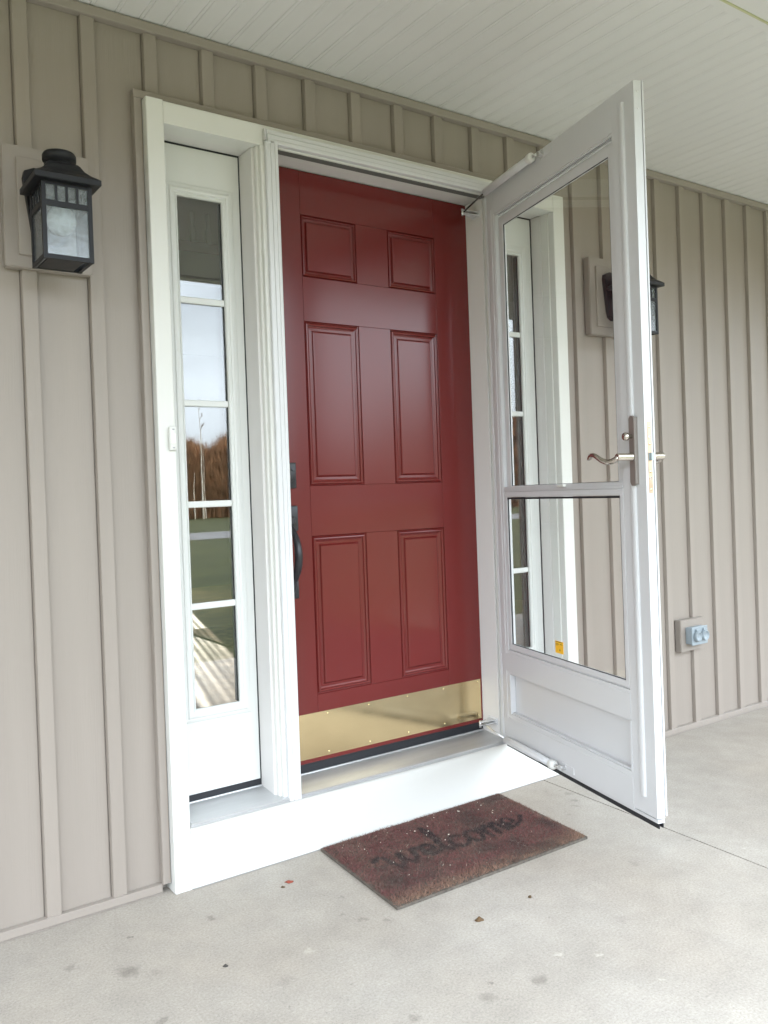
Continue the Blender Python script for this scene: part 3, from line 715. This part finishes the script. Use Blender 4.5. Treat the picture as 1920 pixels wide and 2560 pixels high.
# ------------------------------------------------------------------ wall lanterns
def lantern(x, y0, z, label):
    """x centre; y0 wall face; z bottom of the cage"""
    t = thing('wall_lantern', label, 'wall lamp', (x, y0, z), 0, 'black lanterns beside the entrance')
    hw, yf, yb, h = 0.063, -0.181, -0.060, 0.198
    # back plate, rounded tapered
    bpv = [(-0.068, 0.255), (-0.064, 0.272), (-0.040, 0.283), (0.040, 0.283), (0.064, 0.272), (0.068, 0.255), (0.050, 0.120), (0.043, 0.092), (0.020, 0.080), (-0.020, 0.080), (-0.043, 0.092), (-0.050, 0.120)]
    prism_obj('back_plate', bpv, 'y', -0.018, 0.0, black, t)
    prism_obj('arm', [(-0.018, 0.17), (-0.018, 0.27), (-0.065, 0.215), (-0.065, 0.175)], 'x', -0.020, 0.020, black, t)
    cg = []
    w = 0.0105
    for sx in (-1, 1):
        for (ya, yb_) in ((yf, yf+w), (yb-w, yb)):
            cg.append((min(sx*hw, sx*(hw-w)), max(sx*hw, sx*(hw-w)), ya, yb_, 0.0, h))
    def rails(z0, z1):
        r = [(-hw+w+.0003, hw-w-.0003, yf+0.0008, yf+w-.001, z0, z1), (-hw+w+.0003, hw-w-.0003, yb-w+.001, yb-.0008, z0, z1)]
        for sx in (-1, 1):
            a, b = sorted((sx*(hw-.0008), sx*(hw-w+.001))); r.append((a, b, yf+w+.0003, yb-w-.0003, z0, z1))
        return r
    cg += rails(0.0005, 0.012) + rails(0.135, 0.149) + rails(h-0.009, h-0.0005)
    for k in (-1, 0, 1):
        xx = k*0.0262
        cg.append((xx-0.003, xx+0.003, yf+.0015, yf+w-.0015, 0.1492, h-0.0092))
        cg.append((xx-0.003, xx+0.003, yb-w+.0015, yb-.0015, 0.1492, h-0.0092))
        ym = (yf+yb)/2+k*0.0255
        for sx in (-1, 1):
            a, b = sorted((sx*(hw-.0015), sx*(hw-w+.0015))); cg.append((a, b, ym-0.003, ym+0.003, 0.1492, h-0.0092))
    boxes('cage', cg, black, t)
    # partly closed bottom
    boxes('bottom_plate', [(-hw+.012, hw*0.62, yf+.012, yb-.012, 0.001, 0.004)], black, t)
    e = w/2
    box('glass_pane', -hw+w-.002, hw-w+.002, yf+e-.001, yf+e+.001, 0.010, h-0.006, seedglass, t)
    box('glass_pane', -hw+w-.002, hw-w+.002, yb-e-.001, yb-e+.001, 0.010, h-0.006, seedglass, t)
    box('glass_pane', -hw+e-.001, -hw+e+.001, yf+w-.002, yb-w+.002, -0.001, h-0.006, seedglass, t)
    box('glass_pane', hw-e-.001, hw-e+.001, yf+w-.002, yb-w+.002, 0.010, h-0.006, seedglass, t)
    # roof
    yc = (yf+yb)/2
    def ring(a, zz): return [(-a, yc-a, zz), (a, yc-a, zz), (a, yc+a, zz), (-a, yc+a, zz)]
    prf = [(0.058, h-0.001), (0.0815, h-0.001), (0.0825, h+0.001), (0.0825, h+0.013), (0.078, h+0.017), (0.062, h+0.028), (0.050, h+0.040), (0.042, h+0.054), (0.037, h+0.060)]
    V, F = [], []
    for a, zz in prf: V += ring(a, zz)
    for i in range(len(prf)-1):
        for k in range(4): F.append((i*4+k, i*4+(k+1) % 4, (i+1)*4+(k+1) % 4, (i+1)*4+k))
    F += [(3, 2, 1, 0), tuple(range((len(prf)-1)*4, len(prf)*4))]
    rf = fix(link('roof', V, F, black, t))
    lathe_obj('roof_cap', [(0.038, h+0.048), (0.038, h+0.067), (0.031, h+0.069), (0.031, h+0.073), (0.042, h+0.074), (0.0425, h+0.088), (0.039, h+0.094), (0.022, h+0.099), (0.002, h+0.100)], black, rf, 28, (0, yc, 0))
    lathe_obj('bulb', [(0.003, 0.078), (0.018, 0.082), (0.030, 0.093), (0.0365, 0.108), (0.0370, 0.120), (0.033, 0.136), (0.023, 0.151), (0.015, 0.160), (0.014, 0.166)], bulbm, t, 24, (0, yc, 0))
    lathe_obj('socket', [(0.016, 0.166), (0.015, h-0.002)], black, t, 16, (0, yc, 0))
    return t
lan = lantern(-0.1145, -0.029, 1.7825, 'black glazed wall lantern on the taupe block left of the entrance')
lan2 = copy_tree(lan, (2.216, -0.029, 1.7790), 0, 'black glazed wall lantern right of the entrance, half hidden behind the storm door')

# ------------------------------------------------------------------ outlet and doorbell
ot = thing('outdoor_outlet', 'grey weatherproof outlet with two round flip covers, low on the siding', 'outlet', (2.712, -0.020, 0.446))
box('outlet_box', -0.056, 0.056, -0.034, 0.0, -0.037, 0.040, greyp, ot, bev=0.003, seg=2)
box('cover_plate', -0.060, 0.060, -0.038, -0.0345, -0.041, 0.043, greyp, ot, bev=0.0015)
for k in (-1, 1):
    cv = lathe_obj('flip_cover', [(0.022, 0.0), (0.0235, -0.003), (0.0235, -0.014), (0.021, -0.017), (0.019, -0.0165), (0.018, -0.012), (0.004, -0.011)], greyp, ot, 28, (k*0.027, -0.038, 0.0), 'y')
    box('cover_tab', k*0.027-0.008, k*0.027+0.008, -0.046, -0.0385, 0.0225, 0.033, greyp, cv, bev=0.001)
bell = thing('doorbell', 'small white doorbell button on the left side casing', 'doorbell', (0.2055, YT, 1.339))
box('body', -0.0095, 0.0125, -0.013, 0.0, -0.035, 0.035, white, bell, bev=0.003, seg=2)
box('button', -0.005, 0.008, -0.0160, -0.0132, -0.014, 0.014, mat('warm_white_button', (0.85, 0.80, 0.76), 0.3), bell, bev=0.001)
for z in (-0.027, 0.027):
    box('screw_slot', -0.001, 0.006, -0.0136, -0.0131, z-0.002, z+0.002, mat('dim_grey_plastic', (0.35, 0.35, 0.36), 0.5), bell)

# ------------------------------------------------------------------ door mat
mc = [np.array(p) for p in ((0.655, -0.052), (1.436, -0.054), (1.380, -0.538), (0.615, -0.531))]   # back-left, back-right, front-right, front-left
def mpos(u, v):   # u along width 0..1, v 0 at front edge .. 1 at the door
    return (1-u)*(1-v)*mc[3] + u*(1-v)*mc[2] + u*v*mc[1] + (1-u)*v*mc[0]
matt = thing('door_mat', 'worn reddish brown coir door mat with a faded dark script word', 'door mat', (1.02, -0.29, 0))
bx, by = 1.02, -0.29
V = []
for z in (0.0008, 0.009):
    for u, v in ((0, 0), (1, 0), (1, 1), (0, 1)):
        p = mpos(u, v); V.append((p[0]-bx, p[1]-by, z))
fix(link('rubber_backing', V, [(0, 1, 2, 3), (4, 5, 6, 7), (0, 1, 5, 4), (1, 2, 6, 5), (2, 3, 7, 6), (3, 0, 4, 7)], mat('mat_backing', (0.10, 0.085, 0.07), 0.95, noise=((60, 60, 60), 0.3, 4)), matt))
# script lettering "welcome" as pen strokes (x right, y up, x-height 1)
def arc(cx, cy, rx, ry, a0, a1, n=10):
    return [(cx+rx*math.cos(math.radians(a0+(a1-a0)*i/n)), cy+ry*math.sin(math.radians(a0+(a1-a0)*i/n))) for i in range(n+1)]
S = []
S.append([(-0.35, 0.95), (-0.1, 1.15), (0.08, 1.05), (0.15, 0.35), (0.30, 0.0), (0.50, 0.25), (0.68, 1.0), (0.70, 0.4), (0.85, 0.0), (1.1, 0.3), (1.25, 1.05), (1.45, 0.95), (1.6, 0.8)])         # w
S.append([(1.45, 0.35), (1.75, 0.50)] + arc(1.78, 0.58, 0.24, 0.42, 0, 300, 12) + [(2.25, 0.30)])      # e
S.append([(2.25, 0.30), (2.50, 1.1), (2.62, 2.0), (2.50, 2.35), (2.38, 1.9), (2.38, 0.5), (2.50, 0.05), (2.75, 0.25)])  # l
S.append(arc(3.05, 0.48, 0.30, 0.48, 50, 310, 12) + [(3.45, 0.40)])                                       # c
S.append(arc(3.80, 0.48, 0.29, 0.48, 90, 450, 14) + [(4.15, 0.85)])                                       # o
S.append([(4.15, 0.85), (4.30, 0.95), (4.33, 0.0), (4.38, 0.6), (4.58, 0.98), (4.72, 0.7), (4.72, 0.0), (4.78, 0.6), (4.98, 0.98), (5.12, 0.7), (5.14, 0.1), (5.30, 0.1)])   # m
S.append([(5.30, 0.25), (5.55, 0.50)] + arc(5.60, 0.58, 0.24, 0.42, 0, 310, 12) + [(6.10, 0.45), (6.35, 0.8)])
segs = []
for s in S:
    for a, b in zip(s[:-1], s[1:]): segs.append((a[0], a[1], b[0], b[1]))
segs = np.array(segs)
UW, UH = 0.80/6.6, 0.155     # one letter unit in mat u,v
u_of = lambda x: 0.115+(x+0.35)*0.1175
v_of = lambda y: 0.405+y*0.182
A = np.stack([u_of(segs[:, 0])*0.77, v_of(segs[:, 1])*0.485], -1); B = np.stack([u_of(segs[:, 2])*0.77, v_of(segs[:, 3])*0.485], -1)
rng = np.random.default_rng(5)
NF = 52000
uu = rng.uniform(0.002, 0.998, NF); vv = rng.uniform(0.002, 0.998, NF)
Q = np.stack([uu*0.77, vv*0.485], -1)
dist = np.full(NF, 9.0)
for a, b in zip(A, B):
    ab = b-a; tt = np.clip(((Q-a)@ab)/(ab@ab+1e-12), 0, 1); dist = np.minimum(dist, np.linalg.norm(Q-(a+tt[:, None]*ab), axis=1))
def vnoise(q, f, seed):
    r = np.random.default_rng(seed); gsz = 64; grid = r.uniform(0, 1, (gsz, gsz))
    x = q[:, 0]*f; y = q[:, 1]*f; xi = np.floor(x).astype(int); yi = np.floor(y).astype(int); fx = x-xi; fy = y-yi
    fx = fx*fx*(3-2*fx); fy = fy*fy*(3-2*fy)
    g_ = lambda i, j: grid[i % gsz, j % gsz]
    return (g_(xi, yi)*(1-fx)+g_(xi+1, yi)*fx)*(1-fy)+(g_(xi, yi+1)*(1-fx)+g_(xi+1, yi+1)*fx)*fy
n1 = vnoise(Q, 9, 1)*0.6+vnoise(Q, 22, 2)*0.4; n2 = vnoise(Q, 14, 3)*0.5+vnoise(Q, 34, 4)*0.5; n3 = vnoise(Q, 6, 8)
ang = rng.uniform(0, 2*math.pi, NF) + 0; lean = rng.uniform(0.0, 0.015, NF)
hh = 0.0125+0.005*n1+rng.uniform(-.002, .0025, NF)
cu = np.clip((0.5-np.abs(uu-0.5))/0.01, 0.25, 1)*np.clip((0.5-np.abs(vv-0.5))/0.015, 0.25, 1)
base = np.stack([(1-uu)*(1-vv)*mc[3][k]+uu*(1-vv)*mc[2][k]+uu*vv*mc[1][k]+(1-uu)*vv*mc[0][k] for k in range(2)], -1)
base[:, 0] -= bx; base[:, 1] -= by
w_ = rng.uniform(0.0006, 0.0015, NF); wa = rng.uniform(0, 2*math.pi, NF)
dx, dy = np.cos(wa)*w_, np.sin(wa)*w_
tip = base+np.stack([np.cos(ang)*lean, np.sin(ang)*lean], -1)
v3 = np.zeros((NF, 3, 3))
v3[:, 0, :2] = base+np.stack([dx, dy], -1); v3[:, 1, :2] = base-np.stack([dx, dy], -1); v3[:, 2, :2] = tip
v3[:, :2, 2] = 0.0085; v3[:, 2, 2] = np.maximum(0.0095, hh*(0.55+0.45*cu))
redc = np.array([0.150, 0.060, 0.054]); brn = np.array([0.165, 0.108, 0.080]); drk = np.array([0.05, 0.028, 0.026]); ink = np.array([0.028, 0.020, 0.022])
k = np.clip((n2-0.35)*2.2, 0, 1)[:, None]; col = redc*(1-k*0.55)+brn*(k*0.55)
edge = np.clip((0.16-vv)/0.16, 0, 1)*0.7+np.clip((0.05-(1-uu))/0.05, 0, 1)*0.3
col = col*(1-edge[:, None])+np.array([0.27, 0.175, 0.115])*edge[:, None]
dk = np.clip((0.36-n1)*6, 0, 1)[:, None]*0.6; col = col*(1-dk)+drk*dk
dl = np.clip(1-np.abs(np.hypot((uu-0.10)/0.10, (vv-0.27)/0.16)), 0, 1)[:, None]; col = col*(1-dl*.9)+drk*dl*.9
dl = np.clip(1-np.abs(np.hypot((uu-0.95)/0.05, (vv-0.30)/0.12)), 0, 1)[:, None]; col = col*(1-dl)+drk*dl
lt = (np.clip((0.0108*(0.65+0.7*n2)-dist)/0.004, 0, 1)*np.clip(0.50+n1*1.0, 0, 0.92))[:, None]; col = col*(1-lt)+ink*lt
col *= rng.uniform(0.65, 1.4, NF)[:, None]
speck = rng.uniform(0, 1, NF) < 0.004; col[speck] = np.array([0.45, 0.38, 0.30])*rng.uniform(.6, 1.1, speck.sum())[:, None]
me = bpy.data.meshes.new('coir_pile'); me.from_pydata(v3.reshape(-1, 3).tolist(), [], np.arange(NF*3).reshape(-1, 3).tolist()); me.update()
ca = me.color_attributes.new('fibre_colour', 'FLOAT_COLOR', 'POINT')
cc = np.ones((NF*3, 4)); cc[:, :3] = np.repeat(col, 3, 0); ca.data.foreach_set('color', cc.ravel())
cm = bpy.data.materials.new('coir_fibre'); cm.use_nodes = True
cb_ = cm.node_tree.nodes['Principled BSDF']; cb_.inputs['Roughness'].default_value = 0.8
at = cm.node_tree.nodes.new('ShaderNodeAttribute'); at.attribute_name = 'fibre_colour'
cm.node_tree.links.new(at.outputs['Color'], cb_.inputs['Base Color'])
me.materials.append(cm)
pile = bpy.data.objects.new('coir_pile', me); C.objects.link(pile); pile.parent = matt; pile['kind'] = 'stuff'
# pale crumbs caught in the pile
V, F = [], []
for i in range(45):
    u = rng.uniform(0.02, 0.98); v = 1-abs(rng.normal(0, 0.35)); 
    if v < 0.02: v = rng.uniform(0.1, 0.9)
    p = mpos(u, v); r = rng.uniform(0.0008, 0.0026); k = len(V)
    a = rng.uniform(0, 3.14)
    for q in range(5):
        w = a+q*2*math.pi/5; V.append((p[0]-bx+math.cos(w)*r*(1.6 if q % 2 else .9), p[1]-by+math.sin(w)*r, 0.0165+rng.uniform(-.001, .001)))
    V.append((p[0]-bx, p[1]-by, 0.0185))
    F += [(k+q, k+(q+1) % 5, k+5) for q in range(5)]
cr_ = link('crumbs', V, F, mat('pale_crumb', (0.62, 0.55, 0.46), 0.9), matt); cr_['kind'] = 'stuff'

# ------------------------------------------------------------------ bits on the concrete
def bit(name, x, y, r, h, m, label, cat, seed, curl=0.3):
    rr = random.Random(seed); V = [(0, 0, h)]; n = 9
    for ring in (0.55, 1.0):
        for q in range(n):
            w = q*2*math.pi/n; k = r*ring*rr.uniform(0.7, 1.15); V.append((k*math.cos(w)*1.3, k*math.sin(w)*0.75, 0.0008+h*(1-ring)*0.8+curl*h*rr.random()*ring))
    F = [(0, 1+q, 1+(q+1) % n) for q in range(n)] + [(1+q, 1+n+q, 1+n+(q+1) % n, 1+(q+1) % n) for q in range(n)]
    k = len(V); V += [(a, b, 0.0003) for a, b, c in V[1+n:1+2*n]]
    F += [(1+n+q, k+q, k+(q+1) % n, 1+n+(q+1) % n) for q in range(n)] + [tuple(k+q for q in range(n-1, -1, -1))]
    o = fix(link(name, V, F, m, None, True, (x, y, 0))); o.rotation_euler = (0, 0, rr.uniform(0, 3)); tag(o, label, cat); return o
bit('dry_leaf', 0.467, -0.183, 0.011, 0.006, leafm, 'small curled red leaf on the concrete near the white base board', 'leaf', 1, 0.9)
bit('leaf_scrap', 0.436, -0.200, 0.006, 0.003, brownm, 'tiny brown leaf scrap beside the curled red leaf', 'leaf', 2, 0.8)
bit('seed_husk', 0.753, -0.714, 0.0095, 0.013, brownm, 'brown seed husk on the concrete in front of the door mat', 'seed', 3, 0.2)
bit('dark_pebble', 0.119, -0.488, 0.0055, 0.007, mat('dark_pebble_stone', (0.04, 0.035, 0.03), 0.8), 'small dark pebble lying alone on the concrete at left', 'pebble', 4, 0.2)
bit('leaf_scrap', 0.952, -0.704, 0.007, 0.003, brownm, 'thin brown scrap on the concrete right of the seed husk', 'leaf', 5, 0.5)

# ------------------------------------------------------------------ interior seen through the sidelights
room = struct(bpy.data.objects.new('interior_room', None)); C.objects.link(room)
X0, X1, Y0, Y1, ZF, ZC = -0.6, 4.2, 0.145, 6.0, 0.24, 5.0
WX0, WX1, WZ0, WZ1 = 2.17, 2.53, 0.30, 2.55
fl = box('interior_floor', X0, X1, Y0, Y1+0.2, -0.1, ZF, intfloor, room)
boxes('interior_walls', [(X0-0.1, X0, Y0, Y1+0.2, ZF, 2.69), (X1, X1+0.1, Y0, Y1+0.2, ZF, 2.69),
    (X0, WX0, Y1, Y1+0.1, ZF, 2.69), (WX1, X1, Y1, Y1+0.1, ZF, 2.69), (WX0, WX1, Y1, Y1+0.1, ZF, WZ0), (WX0, WX1, Y1, Y1+0.1, WZ1, 2.69)], wallint, room)
box('back_window_ceiling', X0, X1, Y0, Y1+0.1, 2.6755, 2.6995, wallint, room)
boxes('window_bars', [(2.327, 2.342, Y1+.02, Y1+.05, WZ0, WZ1), (2.374, 2.392, Y1+.02, Y1+.05, WZ0, WZ1), (2.418, 2.430, Y1+.02, Y1+.05, WZ0, WZ1), (2.275, 2.290, Y1+.02, Y1+.05, WZ0, WZ1), (2.462, 2.470, Y1+.02, Y1+.05, WZ0, WZ1), (2.225, 2.250, Y1+.02, Y1+.05, WZ0, WZ1)], jambw, room)
# stair railing: brown stringer with white balusters
st = thing('stair_railing', 'white balusters on a brown stair stringer seen through the left sidelight glass', 'stair railing', (0, 1.75, 0))
box('stringer', 0.4, 2.2, 0, 0.06, 2.445, 2.505, oak, st)
k = 0
for i in range(12):
    x = 0.55+i*0.088
    boxes('baluster', [(x-0.012, x+0.012, 0.018, 0.042, 2.5055, 2.585), (x-0.008, x+0.008, 0.022, 0.038, 2.5855, 2.670)], white, st)
box('ceiling_beam', 0.3, 2.3, -0.02, 0.08, 2.30, 2.4445, mat('interior_beam_paint', (0.5, 0.5, 0.48), 0.6), st)
rug = prism_obj('rug', [(1.47, 1.9), (1.52, 3.2), (2.9, 3.25), (2.9, 1.85)], 'z', ZF+0.001, ZF+0.012, rugm)
tag(rug, 'brown patterned rug on the sunlit floor inside, seen through the left sidelight', 'rug')

# ------------------------------------------------------------------ trees across the road, seen as reflections, and an unseen brush ring blocking low sky
def make_tree(name, label, cat, H, seed, m1, m2, spread, twigs, group):
    r = random.Random(seed); t = thing(name, label, cat, group=group)
    pts = [(0, 0, 0)]; x = y = 0
    n = 7
    for i in range(1, n+1): x += r.uniform(-.12, .12); y += r.uniform(-.12, .12); pts.append((x, y, H*0.92*i/n))
    tube_obj('trunk', pts, [0.13*(1-0.85*i/n) for i in range(n+1)], m1, t, 7)
    V, F = [], []
    def seg(a, b, r0, r1):
        v, f = tube([a, b], [r0, r1], 3, False); k = len(V); V.extend(v); F.extend([tuple(q+k for q in ff) for ff in f])
    for i in range(twigs):
        h = r.uniform(0.12, 1.0); p = Vector(pts[min(n, int(h*n))]); p.z = h*H*0.92
        a = r.uniform(0, 6.283); ln = spread*(1.15-h)*r.uniform(0.5, 1.1)+0.3
        e = p+Vector((math.cos(a)*ln, math.sin(a)*ln, ln*r.uniform(0.3, 1.2))); seg(p, e, 0.035, 0.015)
        for j in range(6):
            q0 = p.lerp(e, r.uniform(.3, 1)); l2 = ln*r.uniform(.25, .6); a2 = a+r.uniform(-1.2, 1.2)
            e2 = q0+Vector((math.cos(a2)*l2, math.sin(a2)*l2, l2*r.uniform(0.1, 1.3))); seg(q0, e2, 0.016, 0.008)
            for _ in range(3):
                q1 = q0.lerp(e2, r.uniform(.3, 1)); l3 = l2*0.5; a3 = a2+r.uniform(-1.2, 1.2)
                seg(q1, q1+Vector((math.cos(a3)*l3, math.sin(a3)*l3, l3*r.uniform(0, 1.3))), 0.010, 0.005)
    link('crown', V, F, m2, t)
    return t
lab = ['bare brown tree standing in the thicket across the road', 'bare birch with a white trunk across the road']
protos = [make_tree('bare_tree', lab[0], 'tree', H, s, barkm, twigm, sp_, 34, 'bare trees across the road') for H, s, sp_ in ((8.5, 11, 2.2), (7.2, 12, 2.0), (9.5, 13, 2.4))]
birch = make_tree('birch_tree', lab[1], 'tree', 9.0, 21, birchm, twigm, 0.8, 10, 'birches across the road')
r = random.Random(5)
spots = [(19.5, -53.5), (21.2, -54), (22.3, -53), (23.4, -54.5), (24.6, -53), (26.2, -52.5), (17.0, -55), (28.6, -52), (13.5, -57), (32.5, -50)]
for i, (x, y) in enumerate(spots):
    pr_ = protos[i % 3]
    if i < 3: pr_.location = (x, y, -0.16); b_ = pr_
    else: b_ = copy_tree(pr_, (x, y, -0.16), r.uniform(0, 6))
    b_.scale = (0.55, 0.55, 0.62)
birch.location = (22.6, -51.6, -0.16); birch.scale = (0.5, 0.5, 1.0)
birch['label'] = 'tallest white birch trunk across the road, rising above the brown thicket'
b_ = copy_tree(birch, (22.85, -51.8, -0.16), 1.3, 'shorter thin birch standing close beside the tallest one'); b_.scale = (0.35, 0.35, 0.62)
b_ = copy_tree(birch, (21.9, -51.4, -0.16), 2.6, 'low pale birch stem left of the tallest one'); b_.scale = (0.4, 0.4, 0.38)
rg = np.random.default_rng(9)
N = 240000
sec = rg.uniform(0, 1, N) < 0.50                       # the stretch mirrored in the sidelight gets finer brush
az = np.where(sec, rg.uniform(0.30, 0.56, N), rg.uniform(-1.75, 1.75, N))
rad = 62+rg.uniform(-4, 5, N)
cx = 2+np.sin(az)*rad; cy = 0-np.cos(az)*rad
insec = (az > 0.27) & (az < 0.62)
top_ = np.where(insec, 5.9, 9.5)*(0.82+0.13*np.sin(az*23)+0.10*np.sin(az*61+1)+0.06*np.sin(az*140))  # outside the mirrored stretch the brush is unseen, added taller to block low sky
hz = top_*rg.uniform(0, 1, N)**0.8
sz = np.where(sec, rg.uniform(.03, .075, N), np.where(insec, .12, rg.uniform(.28, .60, N)))
an = rg.uniform(0, 6.28, N)
vv_ = np.zeros((N, 3, 3))
vv_[:, 0] = np.stack([cx, cy, hz-0.5], -1)
vv_[:, 1] = np.stack([cx+sz*np.cos(an)*.8, cy+sz*np.sin(an)*.8, hz-0.5+sz*.2], -1)
ln_ = np.where(sec, rg.uniform(.3, 1.1, N), sz*1.2)
vv_[:, 2] = np.stack([cx+np.where(sec, ln_*.6, sz*1.2)*np.cos(an+1), cy+sz*np.sin(an+1)*.8, hz+ln_*np.where(sec, .8, 1.0)], -1)
th = link('thicket', vv_.reshape(-1, 3), np.arange(N*3).reshape(-1, 3).tolist(), mat('russet_brush', (0.34, 0.185, 0.095), 0.95, noise=((0.8, 0.8, 1.5), 0.5, 4))); th['kind'] = 'stuff'
tag(th, 'russet brown thicket below the bare trees across the road, plus a taller unseen ring added to block low sky', 'thicket')
